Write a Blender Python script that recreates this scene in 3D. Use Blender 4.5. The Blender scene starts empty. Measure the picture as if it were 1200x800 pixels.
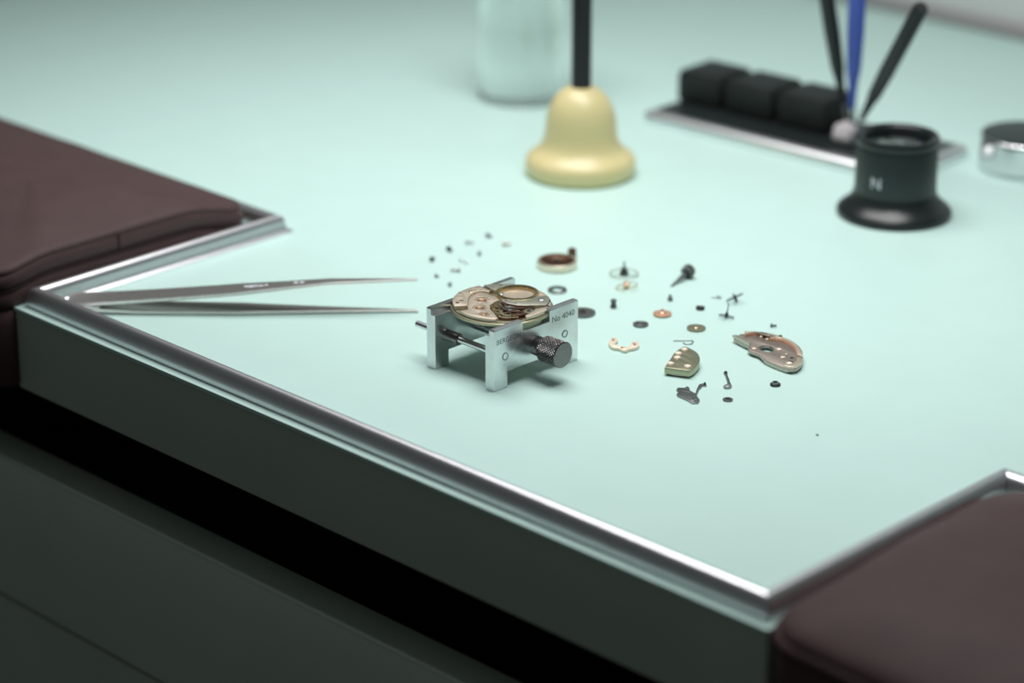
import bpy, bmesh, math, random
from math import sin, cos, pi, radians, sqrt
from mathutils import Vector, Matrix

random.seed(7)
S = 0.001                      # everything below is written in millimetres
sc = bpy.context.scene
COL = sc.collection

# ------------------------------------------------------------------ camera
cd = bpy.data.cameras.new('camera')
cam = bpy.data.objects.new('camera', cd)
COL.objects.link(cam)
cam.location = (552.86 * S, -375.23 * S, 250 * S)
cam.rotation_euler = (radians(90 - 21.673), 0, radians(44.621))
cd.sensor_fit = 'HORIZONTAL'
cd.sensor_width = 36
cd.lens = 90
cd.clip_start = 0.01
cd.clip_end = 50
cd.dof.use_dof = True
cd.dof.focus_distance = 0.650
cd.dof.aperture_fstop = 7.6
cd.dof.aperture_blades = 9
sc.camera = cam

# ------------------------------------------------------------------ world, lamp, exposure
w = bpy.data.worlds.new('world')
sc.world = w
w.use_nodes = True
bg = w.node_tree.nodes['Background']
bg.inputs['Color'].default_value = (0.90, 1.0, 0.95, 1)
bg.inputs['Strength'].default_value = 0.052

ld = bpy.data.lights.new('bench_lamp_light', 'AREA')
ld.shape = 'RECTANGLE'
ld.size = 0.44
ld.size_y = 0.24
ld.energy = 1.11
ld.spread = radians(112)
ld.color = (1.0, 0.99, 0.985)
lamp = bpy.data.objects.new('bench_lamp_light', ld)
COL.objects.link(lamp)
lamp.location = (58 * S, 140 * S, 400 * S)
lamp.rotation_euler = (0, 0, 0)

sc.view_settings.view_transform = 'Standard'
sc.view_settings.look = 'None'
sc.view_settings.gamma = 1
sc.view_settings.use_curve_mapping = False
sc.view_settings.exposure = 0.0

# ------------------------------------------------------------------ materials
def mat(name, col, rough=0.5, metal=0.0, noise=0.0, nscale=200.0, bump=0.0, bscale=600.0, coat=0.0, spec=0.5, aniso=None):
    m = bpy.data.materials.new(name)
    m.use_nodes = True
    nt = m.node_tree
    b = nt.nodes['Principled BSDF']
    b.inputs['Base Color'].default_value = (*col, 1)
    b.inputs['Roughness'].default_value = rough
    b.inputs['Metallic'].default_value = metal
    b.inputs['Coat Weight'].default_value = coat
    b.inputs['Specular IOR Level'].default_value = spec
    if noise or bump:
        tc = nt.nodes.new('ShaderNodeTexCoord')
    if noise:
        n = nt.nodes.new('ShaderNodeTexNoise')
        n.inputs['Scale'].default_value = nscale
        n.inputs['Detail'].default_value = 4
        mp = nt.nodes.new('ShaderNodeMapping')
        if aniso: mp.inputs['Scale'].default_value = aniso
        nt.links.new(tc.outputs['Object'], mp.inputs['Vector'])
        nt.links.new(mp.outputs['Vector'], n.inputs['Vector'])
        r = nt.nodes.new('ShaderNodeValToRGB')
        r.color_ramp.elements[0].position = 0.3
        r.color_ramp.elements[1].position = 0.7
        r.color_ramp.elements[0].color = (*[c * (1 - noise) for c in col], 1)
        r.color_ramp.elements[1].color = (*[min(1, c * (1 + noise)) for c in col], 1)
        nt.links.new(n.outputs['Fac'], r.inputs['Fac'])
        nt.links.new(r.outputs['Color'], b.inputs['Base Color'])
    if bump:
        n2 = nt.nodes.new('ShaderNodeTexNoise')
        n2.inputs['Scale'].default_value = bscale
        n2.inputs['Detail'].default_value = 3
        nt.links.new(tc.outputs['Object'], n2.inputs['Vector'])
        bp = nt.nodes.new('ShaderNodeBump')
        bp.inputs['Strength'].default_value = bump
        bp.inputs['Distance'].default_value = 0.0002
        nt.links.new(n2.outputs['Fac'], bp.inputs['Height'])
        nt.links.new(bp.outputs['Normal'], b.inputs['Normal'])
    return m

M = {}
M['mint'] = mat('mint_laminate', (0.575, 0.80, 0.745), 0.42, noise=0.012, nscale=60, bump=0.02, bscale=900)
M['panel'] = mat('grey_green_panel', (0.50, 0.585, 0.50), 0.5, noise=0.03, nscale=40)
M['panel_groove_shade'] = mat('groove_shade_panel', (0.30, 0.35, 0.30), 0.6, noise=0.03, nscale=40)  # panel colour darkened to paint the shade in the drawer groove
M['dark_inside'] = mat('dark_cabinet_inside', (0.05, 0.05, 0.048), 0.6, noise=0.1, nscale=20)
M['alu'] = mat('brushed_aluminium', (0.84, 0.84, 0.87), 0.33, 1.0, noise=0.03, nscale=300)
M['steel'] = mat('satin_steel', (0.72, 0.74, 0.75), 0.30, 1.0, noise=0.04, nscale=500, bump=0.05, bscale=2500)
M['tweezer'] = mat('brushed_tweezer_steel', (0.66, 0.645, 0.62), 0.36, 1.0, noise=0.06, nscale=900)
M['dark_steel'] = mat('dark_steel', (0.30, 0.31, 0.31), 0.35, 1.0, noise=0.08, nscale=700)
M['black_steel'] = mat('blackened_steel', (0.10, 0.11, 0.105), 0.4, 0.9, noise=0.1, nscale=700)
M['knob'] = mat('burnished_knob_steel', (0.20, 0.19, 0.19), 0.30, 1.0, noise=0.06, nscale=700)
M['gold'] = mat('champagne_gilt_brass', (0.86, 0.75, 0.61), 0.42, 1.0, noise=0.05, nscale=900, bump=0.04, bscale=3000)
M['gold_bright'] = mat('bright_gilt_brass', (0.92, 0.74, 0.44), 0.24, 1.0, noise=0.03, nscale=700)
M['olive_gold'] = mat('olive_gilt_brass', (0.44, 0.43, 0.30), 0.40, 1.0, noise=0.05, nscale=900)
M['nickel'] = mat('greyish_nickel_gilt', (0.60, 0.60, 0.50), 0.40, 1.0, noise=0.04, nscale=900)
M['mauve_gilt'] = mat('mauve_gilt_brass', (0.50, 0.43, 0.38), 0.45, 1.0, noise=0.05, nscale=900)
M['copper'] = mat('copper_gilt', (0.80, 0.50, 0.36), 0.5, 1.0, noise=0.06, nscale=900)
M['brown_metal'] = mat('dark_brown_metal', (0.16, 0.085, 0.06), 0.4, 0.8, noise=0.15, nscale=900)
M['ruby'] = mat('pale_ruby_jewel', (0.42, 0.22, 0.30), 0.12, 0.0)
M['hole'] = mat('dark_bore', (0.02, 0.015, 0.012), 0.6)
M['engrave'] = mat('engraved_lettering', (0.13, 0.15, 0.15), 0.6, 0.4)
M['leather'] = mat('brown_leather', (0.078, 0.048, 0.048), 0.62, 0.0, noise=0.06, nscale=120, bump=0.10, bscale=1500, spec=0.25)
M['leather_welt'] = mat('brown_leather_welt', (0.078, 0.045, 0.045), 0.55, 0.0, noise=0.06, nscale=120, bump=0.10, bscale=1500, spec=0.3)
M['thread'] = mat('dark_thread', (0.03, 0.015, 0.016), 0.8)
M['cream'] = mat('cream_plastic', (0.76, 0.66, 0.34), 0.36, noise=0.02, nscale=60, coat=0.15)
M['black_rod'] = mat('black_rod_plastic', (0.007, 0.009, 0.010), 0.45, noise=0.1, nscale=100)
M['black_gloss'] = mat('black_gloss_plastic', (0.016, 0.022, 0.022), 0.28, noise=0.1, nscale=100)
M['black_satin'] = mat('black_satin_plastic', (0.020, 0.032, 0.030), 0.42, noise=0.1, nscale=100)
M['black_felt'] = mat('black_block', (0.008, 0.014, 0.013), 0.7, noise=0.2, nscale=150)
M['chrome'] = mat('chrome', (0.86, 0.87, 0.88), 0.12, 1.0, noise=0.02, nscale=100)
M['chrome_satin'] = mat('satin_chrome', (0.80, 0.82, 0.82), 0.25, 1.0, noise=0.03, nscale=100)
M['rim_chrome'] = mat('brushed_rim_chrome', (0.86, 0.87, 0.88), 0.36, 1.0, noise=0.03, nscale=100)
M['glare_gilt'] = mat('gilt_painted_glare', (0.92, 0.80, 0.66), 0.5, 0.55, noise=0.05, nscale=700)  # pale tone paints lamp and table reflections into the gilt
M['blue'] = mat('blue_plastic', (0.08, 0.13, 0.60), 0.35, noise=0.04, nscale=100)
M['putty'] = mat('pale_grey_putty', (0.62, 0.57, 0.60), 0.7, noise=0.05, nscale=300)
M['white_print'] = mat('white_print', (0.75, 0.78, 0.85), 0.5)
M['wall'] = mat('grey_wall_paint', (0.78, 0.82, 0.81), 0.7, noise=0.02, nscale=8)
M['strip'] = mat('mauve_grey_strip', (0.40, 0.38, 0.38), 0.5)
M['floor'] = mat('grey_vinyl_floor', (0.12, 0.12, 0.12), 0.6, noise=0.1, nscale=12)

def glass(name, col, rough=0.0, ior=1.45):
    m = bpy.data.materials.new(name)
    m.use_nodes = True
    b = m.node_tree.nodes['Principled BSDF']
    b.inputs['Base Color'].default_value = (*col, 1)
    b.inputs['Roughness'].default_value = rough
    b.inputs['IOR'].default_value = ior
    b.inputs['Transmission Weight'].default_value = 1.0
    return m
M['glass'] = glass('clear_glass', (0.97, 1.0, 0.99))
M['lens'] = glass('loupe_lens_glass', (0.90, 0.97, 0.94), 0.0, 1.5)

# ------------------------------------------------------------------ object helpers
def link(name, me, m, parent=None, loc=None, smooth=True, ang=35):
    o = bpy.data.objects.new(name, me)
    COL.objects.link(o)
    if m is not None:
        me.materials.clear(); me.materials.append(m)
    if smooth and len(me.polygons):
        me.polygons.foreach_set('use_smooth', [True] * len(me.polygons))
        me.set_sharp_from_angle(angle=radians(ang))
    if parent is not None: o.parent = parent
    if loc is not None: o.location = [c * S for c in loc]
    return o

def tag(o, label, cat, group=None, kind=None):
    if label: o['label'] = label
    if cat: o['category'] = cat
    if group: o['group'] = group
    if kind: o['kind'] = kind
    return o

def thing(name, label, cat, loc=(0, 0, 0), rot=(0, 0, 0), group=None):
    o = bpy.data.objects.new(name, None)
    o.empty_display_size = 0.005
    COL.objects.link(o)
    o.location = [c * S for c in loc]
    o.rotation_euler = rot
    return tag(o, label, cat, group)

def copy_tree(o, parent=None):
    c = o.copy(); COL.objects.link(c); c.parent = parent
    for ch in list(o.children): copy_tree(ch, c)
    return c

class MB:
    """collects shapes given in millimetres into one mesh"""
    def __init__(s): s.v = []; s.f = []
    def add(s, vs, fs, mx=None):
        n = len(s.v)
        if mx is not None: vs = [mx @ Vector(v) for v in vs]
        s.v += [tuple(v) for v in vs]; s.f += [tuple(i + n for i in f) for f in fs]
        return s
    def box(s, x0, x1, y0, y1, z0, z1, b=0.0, mx=None):
        bm = bmesh.new()
        bmesh.ops.create_cube(bm, size=1)
        for v in bm.verts:
            v.co = ((x0 + x1) / 2 + v.co.x * (x1 - x0), (y0 + y1) / 2 + v.co.y * (y1 - y0), (z0 + z1) / 2 + v.co.z * (z1 - z0))
        if b: bmesh.ops.bevel(bm, geom=bm.edges[:], offset=b, segments=2, affect='EDGES', profile=0.5)
        return s.bm(bm, mx)
    def bm(s, bm, mx=None):
        bm.verts.ensure_lookup_table()
        for i, v in enumerate(bm.verts): v.index = i
        vs = [v.co.copy() for v in bm.verts]; fs = [[v.index for v in f.verts] for f in bm.faces]
        bm.free()
        return s.add(vs, fs, mx)
    def lathe(s, prof, c=(0, 0, 0), n=48, mx=None, rfun=None):
        """prof: list of (r, z); revolved about z"""
        vs = []; fs = []; rows = []
        for k, (r, z) in enumerate(prof):
            if r <= 1e-6:
                rows.append([len(vs)]); vs.append((c[0], c[1], c[2] + z))
            else:
                row = []
                for i in range(n):
                    a = 2 * pi * i / n
                    rr = r if rfun is None else r + rfun(k, i, n)
                    row.append(len(vs)); vs.append((c[0] + rr * cos(a), c[1] + rr * sin(a), c[2] + z))
                rows.append(row)
        for A, B in zip(rows, rows[1:]):
            if len(A) == 1 and len(B) == 1: continue
            for i in range(n):
                j = (i + 1) % n
                if len(A) == 1: fs.append((A[0], B[j], B[i]))
                elif len(B) == 1: fs.append((A[i], A[j], B[0]))
                else: fs.append((A[i], A[j], B[j], B[i]))
        return s.add(vs, fs, mx)
    def tube(s, pts, r, n=10, cap=True):
        pts = [Vector(p) for p in pts]
        rs = r if isinstance(r, (list, tuple)) else [r] * len(pts)
        vs = []; fs = []
        up = None
        for i, p in enumerate(pts):
            t = (pts[min(i + 1, len(pts) - 1)] - pts[max(i - 1, 0)]).normalized()
            if up is None:
                up = Vector((0, 0, 1)) if abs(t.z) < 0.9 else Vector((1, 0, 0))
            a = t.cross(up).normalized(); b = a.cross(t).normalized(); up = b
            for k in range(n):
                q = 2 * pi * k / n
                vs.append(p + a * cos(q) * rs[i] + b * sin(q) * rs[i])
        for i in range(len(pts) - 1):
            for k in range(n):
                l = (k + 1) % n
                fs.append((i * n + k, i * n + l, (i + 1) * n + l, (i + 1) * n + k))
        if cap:
            fs.append(tuple(range(n))[::-1]); fs.append(tuple((len(pts) - 1) * n + k for k in range(n)))
        return s.add(vs, fs)
    def mesh(s, name='mesh'):
        me = bpy.data.meshes.new(name)
        me.from_pydata([(x * S, y * S, z * S) for x, y, z in s.v], [], s.f)
        bm = bmesh.new(); bm.from_mesh(me)
        bmesh.ops.recalc_face_normals(bm, faces=bm.faces[:])
        bm.to_mesh(me); bm.free()
        me.update()
        return me
    def build(s, name, m, parent=None, loc=None, ang=35, smooth=True):
        return link(name, s.mesh(name), m, parent, loc, smooth, ang)

def circ(cx, cy, r, n=28, a0=0.0, a1=360.0):
    full = abs(a1 - a0) >= 359.9
    k = n if full else n + 1
    return [(cx + r * cos(radians(a0 + (a1 - a0) * i / n)), cy + r * sin(radians(a0 + (a1 - a0) * i / n))) for i in range(k)]

def gear_pts(r_out, r_in, teeth, cx=0, cy=0):
    out = []
    for i in range(teeth):
        for f, r in ((0.0, r_in), (0.2, r_out), (0.5, r_out), (0.7, r_in)):
            a = 2 * pi * (i + f) / teeth
            out.append((cx + r * cos(a), cy + r * sin(a)))
    return out

def plate_mesh(loops, z0, z1, bevel=0.08):
    """flat plate with holes: first loop outline, others holes; filled 2D curve, extruded and bevelled"""
    cu = bpy.data.curves.new('c', 'CURVE')
    cu.dimensions = '2D'; cu.fill_mode = 'BOTH'
    for L in loops:
        sp = cu.splines.new('POLY'); sp.points.add(len(L) - 1); sp.use_cyclic_u = True
        for p, (x, y) in zip(sp.points, L): p.co = (x, y, 0, 1)
    t = (z1 - z0) / 2
    b = min(bevel, t * 0.6)
    cu.extrude = t - b; cu.bevel_depth = b; cu.offset = -b; cu.bevel_resolution = 1
    o = bpy.data.objects.new('c', cu)
    COL.objects.link(o)
    dg = bpy.context.evaluated_depsgraph_get(); dg.update()
    me = bpy.data.meshes.new_from_object(o.evaluated_get(dg))
    bpy.data.objects.remove(o); bpy.data.curves.remove(cu)
    bm = bmesh.new(); bm.from_mesh(me)
    bmesh.ops.remove_doubles(bm, verts=bm.verts[:], dist=1e-5)
    for v in bm.verts: v.co = (v.co.x * S, v.co.y * S, (v.co.z + (z0 + z1) / 2) * S)
    bmesh.ops.recalc_face_normals(bm, faces=bm.faces[:])
    bm.to_mesh(me); bm.free()
    return me

def plate(name, loops, z0, z1, m, parent=None, bevel=0.08, loc=None, ang=30):
    return link(name, plate_mesh(loops, z0, z1, bevel), m, parent, loc, True, ang)

def text_mesh(body, size, depth):
    cu = bpy.data.curves.new('t', 'FONT')
    cu.body = body; cu.size = size; cu.extrude = depth; cu.align_x = 'LEFT'; cu.resolution_u = 3
    o = bpy.data.objects.new('t', cu); COL.objects.link(o)
    dg = bpy.context.evaluated_depsgraph_get(); dg.update()
    me = bpy.data.meshes.new_from_object(o.evaluated_get(dg))
    bpy.data.objects.remove(o); bpy.data.curves.remove(cu)
    return me

def place_mesh(me, mx):
    """mx maps millimetre coordinates to millimetres"""
    for v in me.vertices: v.co = (mx @ v.co) * S
    me.update()
    return me

AX = Matrix.Rotation(pi / 2, 4, 'Y')          # z axis -> +x

# ================================================================== LARGE STRUCTURE
o = MB().box(-900, 1400, 428, 470, -750, 900).build('wall_back', M['wall'], smooth=False); o['kind'] = 'structure'
o = MB().box(-900, 1400, -900, 470, -780, -750).build('floor', M['floor'], smooth=False); o['kind'] = 'structure'

bench = thing('workbench', 'mint green watchmaker workbench with aluminium edge trim and protruding front', 'workbench', (0, 0, -750))
BZ = 750
def bloc(o): o.location.z += BZ * S; return o
X0, X1, YB = -300, 620, 427.5
outline = [(-4.5, -5), (261.5, -5), (261.5, 81), (X1, 81), (X1, YB), (X0, YB), (X0, 81), (-4.5, 81)]
bloc(plate('tabletop', [outline], -1.2, 0, M['mint'], bench, 0.1))
inner = [(-4.3, -4.8), (261.3, -4.8), (261.3, 81.2), (X1, 81.2), (X1, YB), (X0, YB), (X0, 81.2), (-4.3, 81.2)]
o = bloc(plate('apron_panel', [inner], -24.2, -1.25, M['panel'], bench, 0.8)); o['label'] = 'grey front panel below the mint top'
# edge trim
prof = [(-2.3, 0.0), (-2.3, 3.4), (-2.0, 4.3), (-1.3, 5.0), (-0.4, 5.35), (0.5, 5.3), (1.1, 4.9), (1.5, 4.3), (1.75, 3.4), (1.95, 1.6), (2.2, 0.9), (2.5, 0.75), (3.3, 0.7), (3.6, 0.45), (3.6, 0.0)]
path = [Vector(p) for p in ((X0, 86), (0, 86), (0, 0), (257, 0), (257, 86), (X1, 86))]
def off(path, d):
    out = []
    for i, p in enumerate(path):
        ns = []
        if i: t = (p - path[i - 1]).normalized(); ns.append(Vector((-t.y, t.x)))
        if i < len(path) - 1: t = (path[i + 1] - p).normalized(); ns.append(Vector((-t.y, t.x)))
        n = sum(ns, Vector((0, 0)))
        if len(ns) == 2: n = n / (1 + ns[0].dot(ns[1]))
        out.append(p + n * d)
    return out
offs = [off(path, d) for d, z in prof]
for i in range(len(path) - 1):
    t = (path[i + 1] - path[i]).normalized() * 0.12
    vs = []
    for k, (d, z) in enumerate(prof):
        a = offs[k][i] + t; b = offs[k][i + 1] - t
        vs += [(a.x, a.y, z), (b.x, b.y, z)]
    n = len(prof)
    fs = [(2 * k, 2 * k + 1, 2 * k + 3, 2 * k + 2) for k in range(n - 1)] + [(2 * n - 2, 2 * n - 1, 1, 0)]
    fs += [tuple(2 * k for k in range(n)), tuple(2 * k + 1 for k in range(n))]
    bloc(MB().add(vs, fs).build('edge_trim', M['alu'], bench, ang=32))
bloc(MB().box(X0, X1, 424, 427.5, 0, 5, 0.8).build('rear_strip', M['strip'], bench))
# drawer below the front panel
dr = bloc(MB().box(-260, 520, -9, 2, -190, -45, 1.2).build('drawer', M['panel'], bench))
MB().box(-252, 512, 2, 300, -190, -186).build('drawer_bottom', M['dark_inside'], dr, smooth=False)
for x in (-258, 506): MB().box(x, x + 8, 2, 300, -190, -60).build('drawer_side', M['dark_inside'], dr, smooth=False)
MB().box(-260, 520, -9.6, -9, -90.8, -90.0, 0.2).build('groove_shade_strip', M['panel_groove_shade'], dr)  # thin raised strip, groove shade put into its darker colour
for x in (X0, X1 - 25):
    bloc(MB().box(x, x + 25, 90, 420, -750, -24.2).build('side_panel', M['dark_inside'], bench, smooth=False))
bloc(MB().box(X0 + 25, X1 - 25, 330, 345, -740, -24.2).build('back_panel', M['dark_inside'], bench, smooth=False))

# ------------------------------------------------------------------ armrest cushions
def rrect(x0, x1, y0, y1, r, n=7, step=None):
    pts = []
    for cx, cy, a in ((x1 - r, y1 - r, 0), (x0 + r, y1 - r, 90), (x0 + r, y0 + r, 180), (x1 - r, y0 + r, 270)):
        pts += [(cx + r * cos(radians(a + 90 * i / n)), cy + r * sin(radians(a + 90 * i / n))) for i in range(n + 1)]
    if step is None: return pts
    # extra points along the straight runs
    out = []
    for a, b in zip(pts, pts[1:] + pts[:1]):
        L = math.dist(a, b); k = max(1, int(L / step))
        out += [(a[0] + (b[0] - a[0]) * i / k, a[1] + (b[1] - a[1]) * i / k) for i in range(k)]
    return out
def wob(x, y, a=0.35): return a * (sin(x * 0.21 + y * 0.13) + 0.6 * sin(y * 0.33 - x * 0.07))
def loft(rings, close=True):
    n = len(rings[0]); vs = [p for r in rings for p in r]; fs = []
    for i in range(len(rings) - 1):
        for k in range(n):
            l = (k + 1) % n
            fs.append((i * n + k, i * n + l, (i + 1) * n + l, (i + 1) * n + k))
    if close: fs.append(tuple((len(rings) - 1) * n + k for k in range(n)))
    return vs, fs
def cushion(name, label, x0, x1, y0, y1, zs, crown, sag, band, rad=11, expo=3.4):
    """zs: height of the top seam; sag(x, y): local change of the seam height"""
    t = thing(name, label, 'armrest cushion', ((x0 + x1) / 2, (y0 + y1) / 2, -24), (0, 0, 0), 'armrest cushions beside the bench front')
    cx, cy, cz = (x0 + x1) / 2, (y0 + y1) / 2, -24
    base = rrect(x0, x1, y0, y1, rad, 9, 4)
    def ring(ins, z, wb=0.0):
        out = []
        for x, y in base:
            fx = 1 - ins / ((x1 - x0) / 2); fy = 1 - ins / ((y1 - y0) / 2)
            X = (x - cx) * fx; Y = (y - cy) * fy
            out.append((X, Y, z - cz + sag(x, y) + wb * wob(x, y)))
        return out
    hw, hy = (x1 - x0) / 2, (y1 - y0) / 2
    rings = [ring(0.9, zs - 0.8), ring(0.55, zs - 0.1), ring(0.8, zs + 0.9)]
    for i in range(1, 22):
        q = i / 21.0
        ins = q * (min(hw, hy) * 0.985)
        fx, fy = 1 - ins / hw, 1 - ins / hy
        out = []
        for x, y in base:
            X, Y = (x - cx) * fx, (y - cy) * fy
            u = 1 - max(0, abs(X) - (hw - hy * 0.9)) / (hy * 0.9) if hw > hy else 1
            d = ins / hy
            rise = (1 - (1 - d) ** expo)
            out.append((X, Y, zs + 0.9 - cz + sag(x, y) * (1 - d) + crown * rise + wob(X, Y, 0.12)))
        rings.append(out)
    v, f = loft(rings)
    MB().add(v, f).build('top_cover', M['leather'], t, ang=80)
    # bands below the seam: bulging welts between stitched grooves
    zt = zs
    for z_hi, z_lo, bulge in band:
        rings = []
        for i in range(9):
            q = i / 8.0
            z = z_hi + (z_lo - z_hi) * q
            rings.append(ring(0.9 - bulge * sin(pi * q) ** 0.7, z, 0.35 * sin(pi * q)))
        v, f = loft(rings, False)
        MB().add(v, f).build('welt', M['leather_welt'], t, ang=80)
    z_lo = band[-1][1]
    rings = [ring(0.9, z_lo), ring(0.2, z_lo - 1.2), ring(0.0, z_lo - 4), ring(0.3, -22), ring(1.5, -24)]
    # side panel hangs straight, its bottom ring is level
    rings = rings[:3] + [[(x, y, 2.0) for x, y, z in rings[3]], [(x, y, 0.0) for x, y, z in rings[4]]]
    v, f = loft(rings)
    MB().add(v, f).build('side_panel', M['leather_welt'], t, ang=80)
    return t, ring

def sstep(q): q = max(0.0, min(1.0, q)); return q * q * (3 - 2 * q)
def sagL(x, y): return -2.6 * sstep((8 - y) / 18.0) - 4.0 * sstep((y - 56) / 24.0)
tL, ringL = cushion('armrest_cushion', 'dark brown leather armrest cushion with stitched seams, beside the tweezers corner',
                    -190, -3.4, -12, 80.5, 12.2, 5.0, sagL, [(12.0, 7.2, 0.9), (7.2, 1.5, 0.8)], 8, 2.2)
# stitching in the lower groove and the vertical joint in the welt
mb = MB()
r = ringL(0.75, 12.15); mb.tube(r + r[:1], 0.22, 5, False)
r = ringL(0.35, 7.2)
mb.tube(r + r[:1], 0.22, 5, False)
mb.build('stitch_line', M['thread'], tL)
mb = MB(); mb.tube([(93.4 - 0.35, -3.0, 36.0), (93.4 - 0.02, -3.2, 33.8), (93.4 - 0.35, -3.4, 31.3)], 0.28, 6)
mb.build('welt_joint', M['thread'], tL)
def sagR(x, y): return 2.2 * max(0.0, min(1.0, (y + 5) / 40.0)) - 2.0 * max(0.0, min(1.0, (x - 262) / 40.0)) * max(0.0, min(1.0, (8 - y) / 12))
tR, ringR = cushion('armrest_cushion.001', 'smooth brown leather armrest cushion with a front welt, at the bench corner without tools',
                    260.6, 440, -8.5, 82.0, 1.2, 9.0, sagR, [(1.2, -2.2, 1.3)])

# ================================================================== MOVEMENT HOLDER
hold = thing('movement_holder', 'steel movement vice with knurled thumbscrew gripping the watch movement', 'movement holder', (120, 60, 0))
def jaw(xa, xb, inner_first):
    # profile in (y, z), 31 mm long, two legs, notch in the top edge; the inner half stops lower and forms the ledge under the movement
    low = [(44.7, 0), (49.6, 0), (49.6, 4.2), (70.6, 4.2), (70.6, 0), (75.5, 0)]
    tall = low + [(75.5, 16.4), (75.2, 16.7), (65.1, 16.7), (64.8, 16.4), (64.8, 13.6), (55.1, 13.6), (55.1, 16.2), (54.8, 16.5), (45.0, 16.5), (44.7, 16.2)]
    me = plate_mesh([[(y - 60, z) for y, z in tall]], 0, xb - xa, 0.25)
    mx = Matrix(((0, 0, 1, xa - 120), (1, 0, 0, 0), (0, 1, 0, 0), (0, 0, 0, 1)))
    for v in me.vertices: v.co = mx @ (v.co / S)
    bm = bmesh.new(); bmesh.ops.create_cube(bm, size=1)
    xm = xa + 1.5 if inner_first else xb - 1.5
    c0, c1 = (xa - 1, xm) if inner_first else (xm, xb + 1)
    for v in bm.verts: v.co = ((c0 + c1) / 2 - 120 + v.co.x * (c1 - c0), v.co.y * 60, 16.7 + v.co.z * 4)
    ce = bpy.data.meshes.new('cut'); bm.to_mesh(ce); bm.free()
    a, b = bpy.data.objects.new('a', me), bpy.data.objects.new('b', ce)
    COL.objects.link(a); COL.objects.link(b)
    md = a.modifiers.new('cut', 'BOOLEAN'); md.operation = 'DIFFERENCE'; md.object = b; md.solver = 'EXACT'
    dg = bpy.context.evaluated_depsgraph_get(); dg.update()
    res = bpy.data.meshes.new_from_object(a.evaluated_get(dg))
    bpy.data.objects.remove(a); bpy.data.objects.remove(b)
    for v in res.vertices: v.co = v.co * S
    return link('jaw', res, M['steel'], hold, None, True, 30)
front = jaw(128.9, 132.1, True)
back = jaw(107.6, 110.8, False)
# guide rods
for y in (48.7, 70.5):
    rod = MB().lathe([(0, -20.2), (0.75, -20.2), (0.9, -20.0), (0.9, 11.9), (0.8, 12.15), (0, 12.15)], (0, 0, 0), 20, Matrix.Translation((0, y - 60, 8.6)) @ AX).build('guide_rod', M['steel'], hold)
    MB().lathe([(0.9, -9.2), (1.4, -9.2), (1.5, -9.0), (1.5, -4.6), (1.35, -4.4), (0.9, -4.4)], (0, 0, 0), 24, Matrix.Translation((0, y - 60, 8.6)) @ AX).build('rod_sleeve', M['knob'], rod)
    MB().lathe([(0.82, 12.05), (1.02, 12.1), (1.02, 12.2), (0.82, 12.22)], (0, 0, 0), 24, Matrix.Translation((0, y - 60, 8.6)) @ AX).build('rivet_ring', M['engrave'], rod)
# lead screw
def thr(k, i, n): return 0.14 * sin(2 * pi * (i / n) + k * 1.25)
MB().lathe([(0, -12.3)] + [(1.45, -12.3 + 0.11 * k) for k in range(196)] + [(0, 9.2)], (0, 0, 0), 24, Matrix.Translation((0, 0.3, 8.3)) @ AX, thr).build('lead_screw', M['dark_steel'], hold, ang=60)
# thumbscrew
kn = MB().lathe([(0, 11.9), (2.5, 11.9), (2.55, 12.1), (2.55, 14.4), (2.9, 14.7)], (0, 0, 0), 40, Matrix.Translation((0, 0.3, 8.2)) @ AX).build('thumbscrew', M['knob'], hold)
def knurl(k, i, n):
    if k < 2 or k > 52: return 0
    a = abs(((i * 30.0 / n + k * 0.13) % 1) - 0.5) * 2; b = abs(((i * 30.0 / n - k * 0.13) % 1) - 0.5) * 2
    return -0.5 * max(0, (max(a, b) - 0.40)) ** 1.0
MB().lathe([(2.9, 14.6), (3.3, 14.9)] + [(3.5, 15.0 + 0.118 * (k - 2)) for k in range(2, 53)] + [(3.45, 21.1), (3.2, 21.3), (0, 21.35)], (0, 0, 0), 192, Matrix.Translation((0, 0.3, 8.2)) @ AX, knurl).build('knurled_grip', M['knob'], kn, ang=25)
# engraving on the front jaw: text reads along +y when looked at from +x
def jaw_text(body, size, y, z, parent, ex=0.02):
    me = text_mesh(body, size, ex)
    mx = Matrix(((0, 0, 1, 132.1 - 120), (1, 0, 0, y - 60), (0, 1, 0, z), (0, 0, 0, 1)))
    me = place_mesh(me, mx)
    return link('engraving', me, M['engrave'], parent, None, False)
jaw_text('No 4040', 2.35, 65.6, 12.9, front)
jaw_text('BERGEON', 1.95, 45.6, 12.4, front)

# ================================================================== WATCH MOVEMENT
mv = thing('watch_movement', 'round gilt watch movement clamped on top of the steel holder', 'watch movement', (119, 60.6, 14.75))
mv.scale = (1, 1, 0.78)
R = 13.25
MB().lathe([(0, 0), (R - 0.25, 0), (R, 0.2), (R, 0.85), (R - 0.18, 1.05), (12.75, 1.1), (12.7, 1.35), (12.6, 1.45), (0, 1.45)], n=120).build('main_plate', M['olive_gold'], mv)
def rim(a0, a1, r=12.65, n=24): return circ(0, 0, r, n, a0, a1)
BC = (-1.4, 7.3)
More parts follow.
